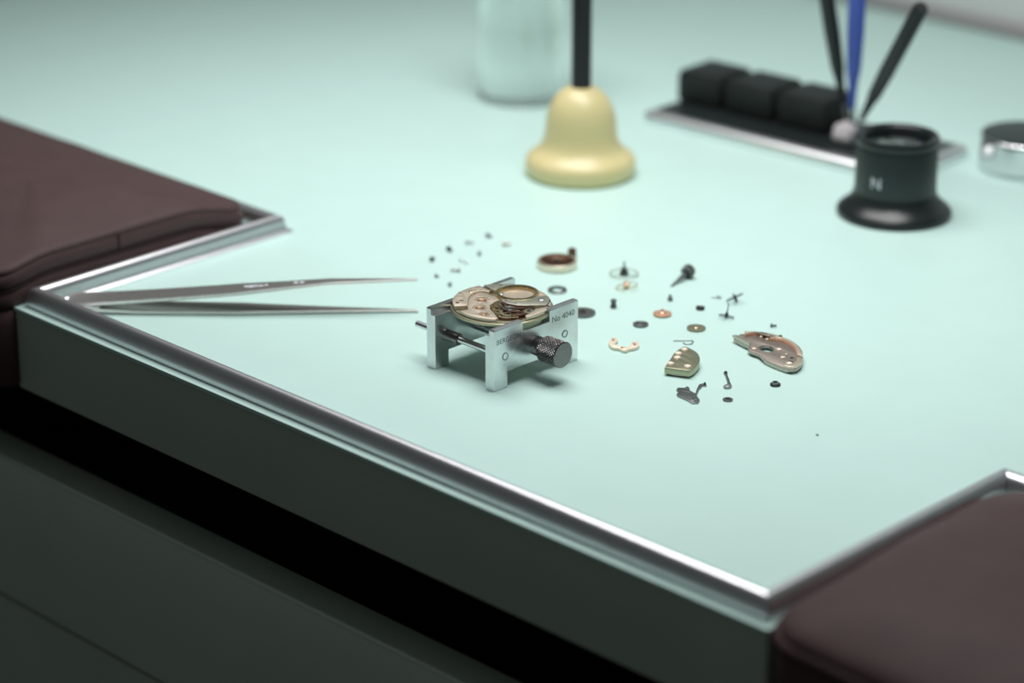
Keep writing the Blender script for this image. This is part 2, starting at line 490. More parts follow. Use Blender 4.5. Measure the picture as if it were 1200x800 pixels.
# left bridge
P = rim(162, 243) + [(-3.8, -8.7), (-5.0, -7.3), (-6.4, -5.8), (-7.7, -4.4), (-8.9, -2.4), (-9.3, -0.4), (-9.0, 1.0), (-8.2, 1.9), (-7.2, 2.1), (-6.2, 1.9), (-5.6, 2.4), (-6.6, 3.2), (-8.2, 3.3)]
holes = [circ(-11.9, -3.3, 0.42, 12), circ(-7.7, -7.0, 0.5, 12), circ(-10.2, -4.6, 0.25, 10), circ(-10.9, 1.0, 0.3, 10), circ(-9.6, 2.0, 0.28, 10), circ(-8.4, -6.0, 0.3, 10)]
lb = plate('bridge', [P] + holes, 1.4, 2.75, M['gold'], mv, 0.1); lb['label'] = 'plain gilt bridge with small bores'
# centre bridge, lower, with round recesses for the jewels
P = [(-3.75, -8.55), (-4.9, -7.2), (-6.3, -5.7), (-7.6, -4.3), (-8.75, -2.3), (-9.1, -0.4), (-8.85, 0.9), (-8.1, 1.7), (-7.2, 1.9), (-5.8, 1.7), (-3.5, 1.6), (-1.2, 0.6), (-1.3, -1.2), (-0.6, -3.6), (1.4, -5.6), (4.4, -7.0), (7.6, -8.9)] + rim(308, 256, 12.4, 14) + [(-2.4, -9.7)]
cb = plate('bridge', [P, circ(-4.6, -2.6, 1.3, 24), circ(-1.0, -6.9, 1.3, 24), circ(3.0, -9.3, 0.9, 20), circ(-6.6, -1.6, 0.3, 10), circ(1.8, -8.0, 0.3, 10), circ(-2.7, -4.4, 0.3, 10)], 1.4, 2.3, M['gold'], mv, 0.08)
for x, y, r in ((-4.6, -2.6, 0.6), (-1.0, -6.9, 0.6), (3.0, -9.3, 0.45)):
    MB().lathe([(0, 1.78), (0.3 * r, 1.72), (0.75 * r, 1.8), (r, 1.72), (r, 1.45)], (x, y, 0), 20).build('jewel', M['ruby'], mv)
    MB().lathe([(r, 1.45), (r, 1.76), (r + 0.32, 1.76), (r + 0.42, 1.66), (r + 0.42, 1.45)], (x, y, 0), 20).build('jewel_setting', M['gold_bright'], mv)
# lip arcs over the recesses
for x, y, r, a0, a1 in ((-4.6, -2.6, 1.75, 50, 235), (-1.0, -6.9, 1.75, 30, 235), (3.0, -9.3, 1.2, 30, 225)):
    plate('recess_lip', [circ(x, y, r + 0.3, 18, a0, a1) + circ(x, y, r - 0.12, 18, a1, a0)], 2.3, 2.62, M['gold'], mv, 0.06)
# barrel well: ring, floor, dot
MB().lathe([(4.75, 1.0), (4.75, 2.75), (4.85, 2.95), (5.35, 2.95), (5.45, 2.8), (5.45, 1.4)], (BC[0], BC[1], 0), 72).build('barrel_ring', M['gold_bright'], mv)
MB().lathe([(0, 1.52), (4.8, 1.52), (4.8, 1.3), (0, 1.3)], (BC[0], BC[1], 0), 60).build('barrel_floor', M['gold'], mv)
MB().lathe([(0, 1.62), (0.25, 1.6), (0.25, 1.5)], (0.2, 5.9, 0), 12).build('centre_pivot', M['brown_metal'], mv)
MB().lathe([(0, 2.35), (0.55, 2.3), (0.72, 2.1), (0.72, 1.5)], (-4.6, 4.3, 0), 24).build('gap_glint_stud', M['steel'], mv)  # invented stud, its reflections stand in for mint showing through an opening
# rear bridge between ring and rim
P = rim(156, 100) + [(-2.2, 12.35), (-4.4, 12.1), (-6.3, 10.3), (-7.2, 8.2), (-7.2, 6.0), (-6.3, 4.2), (-8.6, 4.5)]
rb = plate('bridge', [P, circ(-10.0, 6.2, 0.4, 12), circ(-8.6, 8.4, 0.4, 12)], 1.4, 2.7, M['nickel'], mv, 0.1)
rb['label'] = 'greyish rear bridge behind the barrel well'
# balance cock: grey plate
P = [(-1.0, 0.7), (0.2, 1.9), (1.6, 2.5), (3.4, 4.6), (4.4, 7.2), (4.2, 9.4), (5.4, 10.9), (6.9, 10.4), (8.4, 8.9), (9.6, 7.2), (10.2, 5.6), (8.6, 4.1), (6.8, 2.0), (5.3, 0.6), (2.6, -0.3), (0.4, -0.2)]
ck = plate('balance_cock', [P, circ(0.6, 0.9, 0.3, 10), circ(3.2, 1.6, 0.25, 10)], 1.5, 2.75, M['nickel'], mv, 0.1); ck['label'] = 'grey balance cock with one screw'
def screw(x, y, z, r, m, parent, ang=0.0, h=0.35):
    sc_ = MB().lathe([(0, h), (r * 0.85, h), (r, h * 0.7), (r, 0)], (x, y, z), 20).build('screw', m, parent)
    mx = Matrix.Translation((x, y, z)) @ Matrix.Rotation(ang, 4, 'Z')
    MB().box(-r * 0.85, r * 0.85, -0.09, 0.09, h, h + 0.02, 0, mx).build('slot', M['hole'], sc_, smooth=False)
    return sc_
screw(6.9, 7.6, 2.75, 0.85, M['steel'], mv, 0.6)
screw(-10.4, -0.9, 2.6, 0.55, M['gold_bright'], mv, 1.0, 0.25)
screw(-7.0, -9.0, 2.6, 0.5, M['brown_metal'], mv, 0.2, 0.25)
screw(-6.3, 2.5, 2.6, 0.55, M['brown_metal'], mv, 0.2, 0.4)
screw(1.0, 11.6, 1.9, 0.6, M['steel'], mv, 1.2)
# right rim segment
P = rim(-16, 44, 12.65, 16) + [(8.4, 9.2), (10.6, 5.9), (10.4, 4.6), (9.6, 2.6), (10.6, 0.6), (11.0, -2.6)]
plate('rim_segment', [P], 1.4, 2.35, M['gold'], mv, 0.1)
plate('rim_segment', [rim(48, 92, 12.65, 14) + circ(BC[0], BC[1], 5.6, 10, 68, 22) + [(4.1, 9.6), (5.2, 11.2)]], 1.4, 2.5, M['gold'], mv, 0.1)
mb = MB(); mb.box(10.9, 12.1, 4.7, 5.3, 2.35, 2.4, 0, Matrix.Rotation(0.1, 4, 'Z')); mb.build('rim_slot', M['hole'], mv, smooth=False)
# balance well: recess shade painted as a dark sheet, gear train clutter above
W = [(-0.9, -0.6), (0.6, -0.5), (2.6, -0.6), (5.3, 0.3), (8.4, 3.6), (9.4, 2.6), (10.4, 0.6), (10.8, -2.6), (11.6, -4.4), (9.0, -7.6), (7.6, -8.6), (4.4, -6.8), (1.6, -5.4), (-0.4, -3.5)]
plate('well_shade_sheet', [W], 1.4, 1.56, M['brown_metal'], mv, 0.03)  # dark brown sheet over the main plate, painted shade of the recess
plate('train_wheel', [gear_pts(2.5, 2.1, 26, 2.2, -2.4), circ(2.2, -2.4, 1.6, 20)], 1.7, 1.9, M['gold_bright'], mv, 0.03)
plate('train_wheel', [gear_pts(2.9, 2.5, 30, 6.2, -3.3), circ(6.2, -3.3, 1.9, 20)], 1.85, 2.05, M['olive_gold'], mv, 0.03)
plate('train_wheel', [gear_pts(1.6, 1.25, 18, 8.9, 0.9), circ(8.9, 0.9, 0.5, 14)], 1.6, 1.9, M['olive_gold'], mv, 0.03)
for x, y, a, l in ((2.2, -2.4, 0.4, 2.0), (2.2, -2.4, 2.0, 2.0), (6.2, -3.3, 0.9, 2.4), (6.2, -3.3, 2.5, 2.4)):
    mb = MB(); mb.box(-l, l, -0.2, 0.2, 1.72, 1.98, 0.04, Matrix.Translation((x, y, 0)) @ Matrix.Rotation(a, 4, 'Z')); mb.build('wheel_spoke', M['gold_bright'], mv)
for x, y in ((2.2, -2.4), (6.2, -3.3), (8.9, 0.9), (4.3, -1.0)):
    MB().lathe([(0, 2.75), (0.25, 2.65), (0.25, 2.3), (0.55, 2.25), (0.55, 1.6)], (x, y, 0), 14).build('pinion', M['dark_steel'], mv)
P = [(0.2, -0.7), (1.9, -0.9), (2.9, -1.9), (4.6, -1.7), (6.4, -0.7), (7.6, 0.9), (7.0, 1.3), (5.6, 0.1), (4.2, -0.8), (2.9, -0.9), (1.8, -0.1), (0.5, 0.0)]
plate('pallet_bridge', [P], 2.0, 2.45, M['brown_metal'], mv, 0.06)
P = [(3.4, -3.6), (5.0, -3.9), (7.2, -3.0), (9.4, -1.4), (9.1, -0.8), (7.0, -2.2), (5.2, -3.2), (3.6, -3.0)]
plate('lever', [P], 2.2, 2.45, M['brown_metal'], mv, 0.05)
P = [(-0.7, -3.2), (0.4, -4.6), (2.2, -5.6), (4.6, -6.8), (7.4, -8.1), (8.6, -7.4), (10.8, -4.8), (10.2, -4.3), (8.5, -6.3), (7.0, -7.3), (4.6, -6.0), (2.2, -4.9), (0.7, -4.0), (-0.2, -2.8)]
plate('regulator_spring', [P], 2.0, 2.4, M['gold_bright'], mv, 0.06)
P = [(8.8, -5.6), (10.2, -4.2), (10.9, -2.0), (9.9, -1.7), (9.0, -3.4), (7.9, -4.5)]
plate('stud_block', [P], 1.6, 2.6, M['brown_metal'], mv, 0.08)
for x, y in ((0.0, -3.2), (1.6, -4.9), (3.6, -6.0), (6.2, -7.2), (9.6, -5.2)):
    MB().lathe([(0, 2.72), (0.28, 2.68), (0.36, 2.5), (0.36, 2.3)], (x, y, 0), 12).build('pin_head', M['gold_bright'], mv)
mb = MB()
mb.tube([(4.9 + (0.5 + 0.011 * i) * cos(i * 0.32), -2.2 + (0.5 + 0.011 * i) * sin(i * 0.32), 2.5) for i in range(110)], 0.05, 5)
mb.build('hairspring', M['dark_steel'], mv)

# ================================================================== TWEEZERS
tw = thing('tweezers', 'slim steel tweezers lying beside the corner trim, tips toward the holder', 'tweezers', (8, 4.8, 0), (0, 0, math.atan2(69.8 - 4.8, 77.8 - 8)))
LT = math.hypot(77.8 - 8, 69.8 - 4.8)
def tw_arm(zf, tz, name):
    n = 40; vs = []; fs = []
    for i in range(n + 1):
        q = i / n; x = q * LT
        wd = 4.1 - 0.5 * min(1, q / 0.5) if q < 0.5 else max(0.28, 3.6 - 3.35 * ((q - 0.5) / 0.5) ** 0.85)
        th = 1.3 - 0.5 * q
        z = zf(q); e = 0.22
        for (yy, zz) in ((-wd, z + e), (-wd + e, z), (wd - e, z), (wd, z + e), (wd, z + th - e), (wd - e, z + th), (-wd + e, z + th), (-wd, z + th - e)):
            vs.append((x, yy, zz))
    for i in range(n):
        for k in range(8):
            l = (k + 1) % 8
            fs.append((i * 8 + k, i * 8 + l, i * 8 + 8 + l, i * 8 + 8 + k))
    fs += [tuple(range(8))[::-1], tuple(n * 8 + k for k in range(8))]
    return MB().add(vs, fs).build(name, M['tweezer'], tw, ang=40)
def zlow(q): return 0.05 + 0.85 * max(0, 0.2 - q) / 0.2
def zup(q): return 2.0 + 7.2 * (min(q, 0.75) ** 1.25) / 0.75 ** 1.25 * 0.86 + (0.9 * (q - 0.75) / 0.25 if q > 0.75 else 0)
arm_lo = tw_arm(zlow, 0, 'arm')
arm_up = tw_arm(zup, 0, 'arm')
MB().box(0.5, 9, -3.9, 3.9, 1.6, 2.4, 0.2).build('weld_block', M['tweezer'], tw)
mb = MB()
for k, (x, y, l, ww) in enumerate(((49.0, 0.5, 0.9, 0.5), (50.3, 0.2, 0.8, 0.7), (51.6, 0.4, 0.9, 0.45), (53.0, 0.1, 0.8, 0.5), (54.3, 0.4, 0.6, 0.4), (62.5, 0.3, 0.8, 0.5), (64.2, 0.2, 0.9, 0.4))):
    z = zup(x / LT) + 1.3 - 0.5 * x / LT
    mb.box(x - l, x + l, y - ww, y + ww, z - 0.05, z + 0.03)
mk = mb.build('stamped_mark', M['white_print'], arm_up, smooth=False); mk['kind'] = 'stuff'; mk['label'] = 'pale worn stamp on the upper arm'

# ================================================================== BELL WITH ROD
bell = thing('bell_holder', 'cream bell-shaped stand with a black rod rising from its top', 'stand', (25, 190.5, 0))
MB().lathe([(0, 0), (16.4, 0), (17.2, 0.8), (17.5, 2.0), (17.5, 4.4), (17.0, 5.8), (15.6, 7.0), (13.8, 8.2), (12.5, 9.8), (11.8, 11.8), (11.4, 14), (11.1, 17), (10.6, 20), (9.7, 22.6), (8.3, 25), (6.4, 27), (4.6, 28.1), (3.6, 28.4), (0, 28.4)], n=72).build('bell_body', M['cream'], bell, ang=60)
MB().lathe([(0, 28), (3.1, 28), (3.1, 149.5), (2.7, 150), (0, 150)], n=28).build('rod', M['black_rod'], bell)

# ================================================================== GLASS JAR
jar = thing('glass_jar', 'clear glass jar standing behind the cream bell stand', 'jar', (-49.5, 240, 0))
MB().lathe([(14.0, 0.3), (14.5, 0.0), (15.2, 0.2), (15.5, 1.2), (15.5, 3.2), (15.3, 5.0), (15.3, 26), (15.38, 27.2), (15.38, 29.2), (15.3, 30.4), (15.3, 60), (14.6, 63), (12.5, 64.5), (0, 64.8), (0, 64.2), (12.3, 63.9), (14.2, 62.5), (14.9, 60), (14.9, 30.4), (14.9, 6), (14.4, 3.4), (14.0, 1.2), (14.0, 0.3)], n=96).build('jar_body', M['glass'], jar, ang=50)

# ================================================================== OIL CUP TRAY
tray = thing('oil_cup_tray', 'black chrome-edged tray with three dark block cups, behind the loupe', 'oil cup tray', (1.2, 245.6, 0), (0, 0, radians(3.0)))
TL, TW = 104, 41
mb = MB()
v, f = loft([[(x, y, z) for x, y in rrect(k, TL - k, k, TW - k, max(0.6, 3 - k))] for k, z in ((0.3, 0), (0, 0.4), (0, 0.6), (0, 2.1), (0.05, 2.4), (0.3, 2.9), (0.7, 3.35), (1.3, 3.75), (2.0, 4.0), (3.0, 4.1))])
mb.add(v, f); mb.build('chrome_base', M['rim_chrome'], tray, ang=60)
mb = MB()
v, f = loft([[(x, y, 3.9) for x, y in rrect(3.4, TL - 3.4, 3.4, TW - 3.4, 1.5)], [(x, y, 4.1) for x, y in rrect(3.4, TL - 3.4, 3.4, TW - 3.4, 1.5)], [(x, y, 4.2) for x, y in rrect(3.8, TL - 3.8, 3.8, TW - 3.8, 1.2)]])
mb.add(v, f); mb.build('black_inlay', M['black_gloss'], tray)
for x0, x1 in ((2.0, 20.0), (22.2, 41.4), (43.6, 63.0)):
    c = MB().box(x0, x1, 16.6, 35.4, 4.2, 14.6, 1.3).build('block_cup', M['black_felt'], tray)
    MB().box(x0 + 0.7, x1 - 0.7, 17.3, 34.7, 14.5, 15.2, 0.5).build('cup_lid', M['black_felt'], c)

# putty and oilers
bm = bmesh.new(); bmesh.ops.create_icosphere(bm, subdivisions=3, radius=1)
for v_ in bm.verts:
    c = v_.co; k = 1 + 0.09 * sin(c.x * 4 + 1) * cos(c.y * 3.1) + 0.06 * sin(c.z * 5 + c.y * 4)
    v_.co = (c.x * 4.4 * k, c.y * 3.9 * k, max(-3.2, c.z * 4.2 * k) + 3.2)
pt = MB().bm(bm).build('cleaning_putty', M['putty'], None, (73.2, 264.0, 4.2), ang=80)
tag(pt, 'small pale grey putty lump on the tray, at the foot of the oilers', 'putty')
def oiler(name, label, base, top, r, m, mw):
    b, t_ = Vector(base), Vector(top); d = t_ - b; L = d.length
    o_ = thing(name, label, 'oiler', base, d.to_track_quat('Z', 'Y').to_euler(), 'oilers stuck in the putty')
    MB().lathe([(0, 8.5), (r * 0.30, 8.5), (r * 0.40, 9.5), (r * 0.58, 17), (r * 0.72, 20), (r * 0.80, 20.6), (r * 0.80, 21.6), (r * 0.86, 22.4), (r * 0.92, 28), (r, 34), (r, L - 1), (r * 0.8, L), (0, L)], n=28).build('handle', m, o_)
    MB().lathe([(0, -0.3), (0.25, 0.3), (0.35, 3), (0.55, 8.6), (0, 8.6)], n=12).build('needle', mw, o_)
    return o_
def ext(b, p, L):
    b, p = Vector(b), Vector(p); return tuple(b + (p - b).normalized() * L)
oiler('oiler', 'black-handled oiler standing left of the blue one, leaning slightly back', (71.6, 266.5, 9.2), ext((71.6, 266.5, 9.2), (73.0, 251.2, 53.7), 62), 2.45, M['black_rod'], M['dark_steel'])
oiler('oiler.001', 'bright blue handled oiler standing between two black ones', (74.5, 264.8, 8.2), ext((74.5, 264.8, 8.2), (79.2, 258.6, 53.4), 66), 2.75, M['blue'], M['chrome'])
oiler('oiler.002', 'black-handled oiler leaning far over toward the tin', (76.6, 263.6, 8.0), (113.8, 244.3, 60), 2.45, M['black_rod'], M['chrome'])

# ================================================================== LOUPE
lp = thing('eye_loupe', 'black eyeglass loupe with flared foot in front of the tray', 'loupe', (119.5, 228.3, 0))
MB().lathe([(14.2, 0.3), (16.6, 0.0), (17.3, 0.5), (17.4, 1.3), (17.0, 2.2), (15.6, 3.4), (14.0, 4.7), (12.9, 6.2), (12.5, 7.6), (12.2, 7.6), (12.2, 1.2), (14.2, 0.3)], n=80).build('flared_foot', M['black_gloss'], lp, ang=60)
body = MB().lathe([(11.6, 7.4), (12.35, 7.4), (12.3, 10), (12.2, 22.0), (12.0, 22.3), (11.3, 22.3), (11.2, 8)], n=80).build('body', M['black_satin'], lp, ang=40)
MB().lathe([(12.0, 22.2), (12.35, 22.4), (12.45, 23.0), (12.45, 24.3), (12.1, 24.9), (11.3, 25.0), (10.4, 24.6), (9.9, 23.4), (9.8, 21.5), (11, 21.2)], n=80).build('top_ring', M['black_gloss'], lp, ang=50)
MB().lathe([(0, 23.4), (4, 23.1), (8, 22.4), (9.85, 21.8), (9.85, 20.8), (0, 20.2)], n=60).build('lens', M['lens'], lp, ang=60)
# white maker's mark wrapped on the body
me = text_mesh('N', 4.8, 0.03)
th0 = math.atan2(-375.2 - 228.3, 552.9 - 119.5)
for v_ in me.vertices:
    a = th0 + (v_.co.x - 1.4 - 6.4) / 12.2 ; z_ = 9.8 + v_.co.y + 1.2; rr = 12.36 + v_.co.z
    v_.co = (rr * cos(a) * S, rr * sin(a) * S, z_ * S)
link('white_mark', me, M['white_print'], body, None, False)

# ================================================================== TIN
tin = thing('round_tin', 'low round chrome tin with a black lid, right of the loupe', 'tin', (122.4, 293.5, 0))
MB().lathe([(0, 0), (14.2, 0), (14.7, 0.4), (14.8, 1.0), (14.6, 1.4), (14.6, 1.6), (14.6, 9.9), (14.6, 10.2), (14.3, 10.6), (0, 10.6)], n=72).build('tin_body', M['chrome_satin'], tin, ang=50)
MB().lathe([(14.5, 10.3), (14.75, 10.5), (14.75, 11.0), (14.5, 11.4), (14.1, 11.5), (13.9, 11.4), (13.9, 10.4)], n=72).build('lid_rim', M['chrome'], tin, ang=50)
MB().lathe([(0, 11.7), (13.6, 11.65), (14.1, 11.5), (14.1, 10.6), (0, 10.6)], n=72).build('lid', M['black_satin'], tin, ang=50)

# ================================================================== LOOSE WATCH PARTS
CP = 'watch part'
def wt(name, label, loc, rotz=0.0, rot=None, group=None, cat=CP):
    return thing(name, label, cat, loc, rot if rot else (0, 0, rotz), group)
def mesh_thing(o, label, cat=CP, group=None): return tag(o, label, cat, group)

# mainspring barrel with a stub beside it
t = wt('mainspring_barrel', 'gilt mainspring barrel with dark open top, behind the movement', (79.6, 122.6, 0))
MB().lathe([(0, 0), (5.5, 0), (5.75, 0.25), (5.75, 1.9), (5.5, 2.2), (5.0, 2.2), (4.9, 2.0), (4.9, 0.9), (0, 0.9)], n=60).build('barrel_drum', M['gold'], t)
mb = MB(); mb.tube([((1.2 + 0.0155 * i) * cos(i * 0.21), (1.2 + 0.0155 * i) * sin(i * 0.21), 1.3) for i in range(225)], 0.16, 5)
mb.build('mainspring', M['brown_metal'], t)
MB().lathe([(0, 0.9), (4.85, 0.9), (4.85, 0.98), (0, 0.98)], n=40).build('barrel_floor', M['brown_metal'], t)
MB().lathe([(0, 2.4), (0.5, 2.35), (0.6, 2.1), (0.6, 1.0)], n=20).build('arbor', M['dark_steel'], t)
o = MB().lathe([(0, 0), (1.15, 0), (1.25, 0.2), (1.25, 2.2), (1.0, 2.6), (0.5, 2.8), (0, 2.85)], n=28).build('barrel_arbor', M['brown_metal'], None, (77.0, 131.6, 0.0))
mesh_thing(o, 'small dark brown arbor standing behind the gilt barrel')
o = MB().lathe([(1.75, 0), (2.6, 0), (2.7, 0.15), (2.7, 0.5), (2.55, 0.65), (1.8, 0.65), (1.7, 0.5), (1.7, 0.15), (1.75, 0)], n=40).build('steel_ring', M['dark_steel'], None, (93.3, 108.4, 0))
mesh_thing(o, 'thin dark steel ring between the barrel and the movement')
t = wt('ratchet_wheel', 'dark polished steel wheel half hidden behind the numbered jaw', (110.4, 100.4, 0))
plate('wheel_disc', [gear_pts(3.55, 3.3, 48), circ(0, 0, 0.5, 12)], 0, 0.7, M['dark_steel'], t, 0.1)
MB().lathe([(0.5, 0.7), (0.9, 0.75), (1.0, 0.9), (0.6, 1.0), (0.5, 0.7)], n=20).build('hub', M['black_steel'], t)

# thin spoked wheels
def spoked(name, label, loc, r, wd, th, m, spokes, staff, rot=(0, 0, 0), teeth=0, hz=0.5, sm=None):
    t = wt(name, label, loc, rot=rot)
    outl = gear_pts(r, r - 0.18, teeth) if teeth else circ(0, 0, r, 56)
    plate('wheel_rim', [outl, circ(0, 0, r - wd, 48)], hz, hz + th, m, t, 0.04)
    for k in range(spokes):
        MB().box(0, r - wd + 0.05, -0.13, 0.13, hz + 0.02, hz + th - 0.02, 0, Matrix.Rotation(2 * pi * k / spokes + 0.3, 4, 'Z')).build('spoke', m, t, smooth=False)
    MB().lathe(staff, n=20).build('staff', sm or M['black_steel'], t)
    return t
spoked('balance_wheel', 'largest thin spoked wheel, upright staff, beyond the small copper wheel', (97.9, 130.9, 0), 4.1, 0.27, 0.2, M['nickel'], 3,
       [(0, 0), (0.3, 0.1), (0.6, 0.3), (1.25, 0.45), (1.25, 0.9), (1.0, 1.2), (0.8, 2.2), (0.3, 2.5), (0.18, 4.2), (0, 4.3)], hz=0.45)
spoked('third_wheel', 'thin gilt spoked wheel tilted in front of the largest spoked wheel', (105.9, 123.3, 0.2), 3.15, 0.28, 0.18, M['gold_bright'], 4,
       [(0, -0.2), (0.3, 0.0), (0.75, 0.4), (0.8, 1.3), (0.4, 1.6), (0.2, 2.3), (0, 2.4)], rot=(radians(6), radians(-9), 0), teeth=48, sm=M['copper'])
spoked('escape_wheel', 'thin dark wheel on a thick pinion, tilted, right of winding crown', (134.4, 136.2, 1.2), 2.55, 0.3, 0.2, M['dark_steel'], 4,
       [(0, -1.1), (0.35, -1.0), (0.42, -0.8), (0.42, 0.9), (0.2, 1.1), (0.12, 1.7), (0, 1.7)], rot=Vector((-0.459, -0.113, 0.881)).to_track_quat('Z', 'Y').to_euler(), teeth=30, hz=0.35)
spoked('fourth_wheel', 'thin dark wheel with a tall needle staff, before the tilted one', (140.2, 125.4, 0.25), 2.15, 0.28, 0.18, M['dark_steel'], 4,
       [(0, -0.2), (0.3, -0.1), (0.5, 0.2), (0.5, 0.9), (0.3, 1.3), (0.16, 1.5), (0.12, 3.9), (0, 4.0)], rot=Vector((-0.001, 0.263, 0.965)).to_track_quat('Z', 'Y').to_euler(), teeth=30, hz=0.25)

# crown and stem
cb_ = Vector((112.2, 141.9, 1.95)); ct = Vector((113.7, 133.0, 0.25))
d = (ct - cb_)
t = thing('winder', 'dark knurled winding crown with its thin tapering stem', CP, tuple(cb_), d.to_track_quat('Z', 'Y').to_euler())
def crk(k, i, n): return 0.12 * (1 if (i // 2) % 2 else -1) if 2 <= k <= 4 else 0
MB().lathe([(0, -1.5), (1.2, -1.45), (1.7, -1.1), (1.8, -0.4), (1.7, 0.9), (1.35, 1.3), (0, 1.3)], n=64, rfun=crk).build('crown', M['black_steel'], t)
MB().lathe([(0, 1.2), (0.62, 1.2), (0.6, 4.5), (0.42, 6.0), (0.36, 7.6), (0.2, d.length), (0, d.length)], n=16).build('stem', M['dark_steel'], t)

# small pins, wheels and discs
o = MB().lathe([(0, 0), (0.75, 0), (0.85, 0.15), (0.85, 0.9), (0.6, 1.0), (0.6, 1.5), (0.8, 1.6), (0.8, 2.3), (0.55, 2.45), (0.25, 2.45), (0.25, 1.8), (0, 1.8)], n=28).build('sliding_pinion', M['black_steel'], None, (113.2, 109.8, 0)); mesh_thing(o, 'small upright black pinion between the dark wheel and copper wheel')
o = MB().lathe([(0, 0), (0.65, 0), (0.7, 0.2), (0.7, 0.9), (0.4, 1.1), (0.35, 1.7), (0, 1.75)], n=24).build('winding_pinion', M['black_steel'], None, (120.6, 124.8, 0)); mesh_thing(o, 'small dark peg standing just behind the copper wheel')
t = wt('copper_wheel', 'flat copper coloured wheel with raised copper hub', (126.4, 115.0, 0))
plate('wheel_disc', [gear_pts(2.55, 2.35, 44), circ(0, 0, 0.3, 10)], 0.25, 0.6, M['copper'], t, 0.05)
MB().lathe([(0, 0), (0.5, 0), (0.9, 0.3), (0.9, 0.8), (0.5, 1.1), (0.35, 1.7), (0, 1.75)], n=20).build('hub', M['copper'], t)
t = wt('crown_wheel', 'dark steel wheel in front of the copper wheel', (127.4, 105.1, 0))
plate('wheel_disc', [gear_pts(2.1, 1.92, 36), circ(0, 0, 0.45, 14)], 0, 0.6, M['dark_steel'], t, 0.06)
MB().lathe([(0.9, 0.6), (1.1, 0.68), (1.3, 0.6)], n=24).build('raised_ring', M['black_steel'], t)
t = wt('gilt_wheel', 'flat olive gilt wheel behind the wire clip', (139.8, 113.5, 0))
plate('wheel_disc', [gear_pts(2.55, 2.4, 50), circ(0, 0, 0.28, 12)], 0, 0.55, M['olive_gold'], t, 0.06)
MB().lathe([(0.28, 0.55), (0.5, 0.62), (0.62, 0.55)], n=20).build('hub', M['gold_bright'], t)
t = wt('canon_pinion', 'small dark toothed ring behind the olive gilt wheel', (130.9, 125.5, 0))
plate('toothed_ring', [gear_pts(1.2, 0.98, 18), circ(0, 0, 0.5, 14)], 0, 0.85, M['black_steel'], t, 0.05)
MB().lathe([(0.5, 0.85), (0.75, 0.95), (0.8, 0.85)], n=20).build('raised_ring', M['dark_steel'], t)
P = [(-1.6, -0.1), (-0.2, -0.18), (0.5, -0.75), (1.3, -0.9), (1.2, -0.5), (0.7, -0.3), (0.75, 0.3), (1.2, 0.55), (1.3, 0.95), (0.5, 0.75), (-0.2, 0.15), (-1.6, 0.08)]
t = wt('pallet_fork', 'faint thin pale anchor-shaped lever near the tilted dark wheel', (128.6, 135.2, 0), radians(45))
plate('fork', [P], 0.1, 0.35, M['steel'], t, 0.04)
MB().lathe([(0, 0), (0.15, 0), (0.15, 0.9), (0, 0.9)], (0.3, 0, 0), n=10).build('pin', M['dark_steel'], t)

# C-shaped gilt bridge
C = [(-2.66, -2.76), (-3.62, -0.71), (-4.42, 0.65), (-3.85, 1.21), (-2.18, 0.71), (-1.39, -0.65), (-1.38, -1.49), (0.01, -2.68), (1.42, -2.56), (2.42, -1.99), (3.26, -1.59), (3.13, -0.45), (2.16, 0.29), (1.65, 2.35), (2.17, 3.29), (3.87, 2.41), (4.92, 0.9), (5.09, -0.62), (4.66, -1.47), (4.43, -2.54), (4.71, -3.52), (4.08, -4.15), (3.0, -3.96), (1.75, -3.92), (1.12, -4.55), (-0.41, -4.37)]
def smooth_pts(P, it=2):
    for _ in range(it):
        Q = []
        for a, b in zip(P, P[1:] + P[:1]):
            Q += [(a[0] * .75 + b[0] * .25, a[1] * .75 + b[1] * .25), (a[0] * .25 + b[0] * .75, a[1] * .25 + b[1] * .75)]
        P = Q
    return P
t = wt('pallet_bridge', 'small pinkish gilt crescent bridge between the holder and wire clip', (133.5, 91.2, 0))
plate('bridge_plate', [smooth_pts(C), circ(-3.3, 0.0, 0.4, 14), circ(2.7, 1.6, 0.45, 14)], 0.15, 0.85, M['glare_gilt'], t, 0.1)  # overlit look of the bridge put into its pale colour
for x, y in ((-2.6, -0.8), (3.6, 0.7), (2.7, -3.2)):
    MB().lathe([(0, 1.15), (0.35, 1.1), (0.42, 0.85)], (x, y, 0), n=14).build('pin_head', M['copper'], t)

# wire clip
mb = MB(); mb.tube([(-1.9, -1.2, 0.2), (-0.3, 0.5, 0.2), (1.3, 2.2, 0.2), (1.9, 2.3, 0.2), (2.5, 1.6, 0.2), (3.0, 0.5, 0.2), (2.6, -0.3, 0.2), (2.0, -0.7, 0.2), (1.4, -0.7, 0.2), (0.9, -0.4, 0.2)], 0.14, 8)
o = mb.build('wire_clip', M['dark_steel'], None, (143.2, 103.8, 0)); mesh_thing(o, 'thin bent wire clip beyond the rounded gilt bridge')

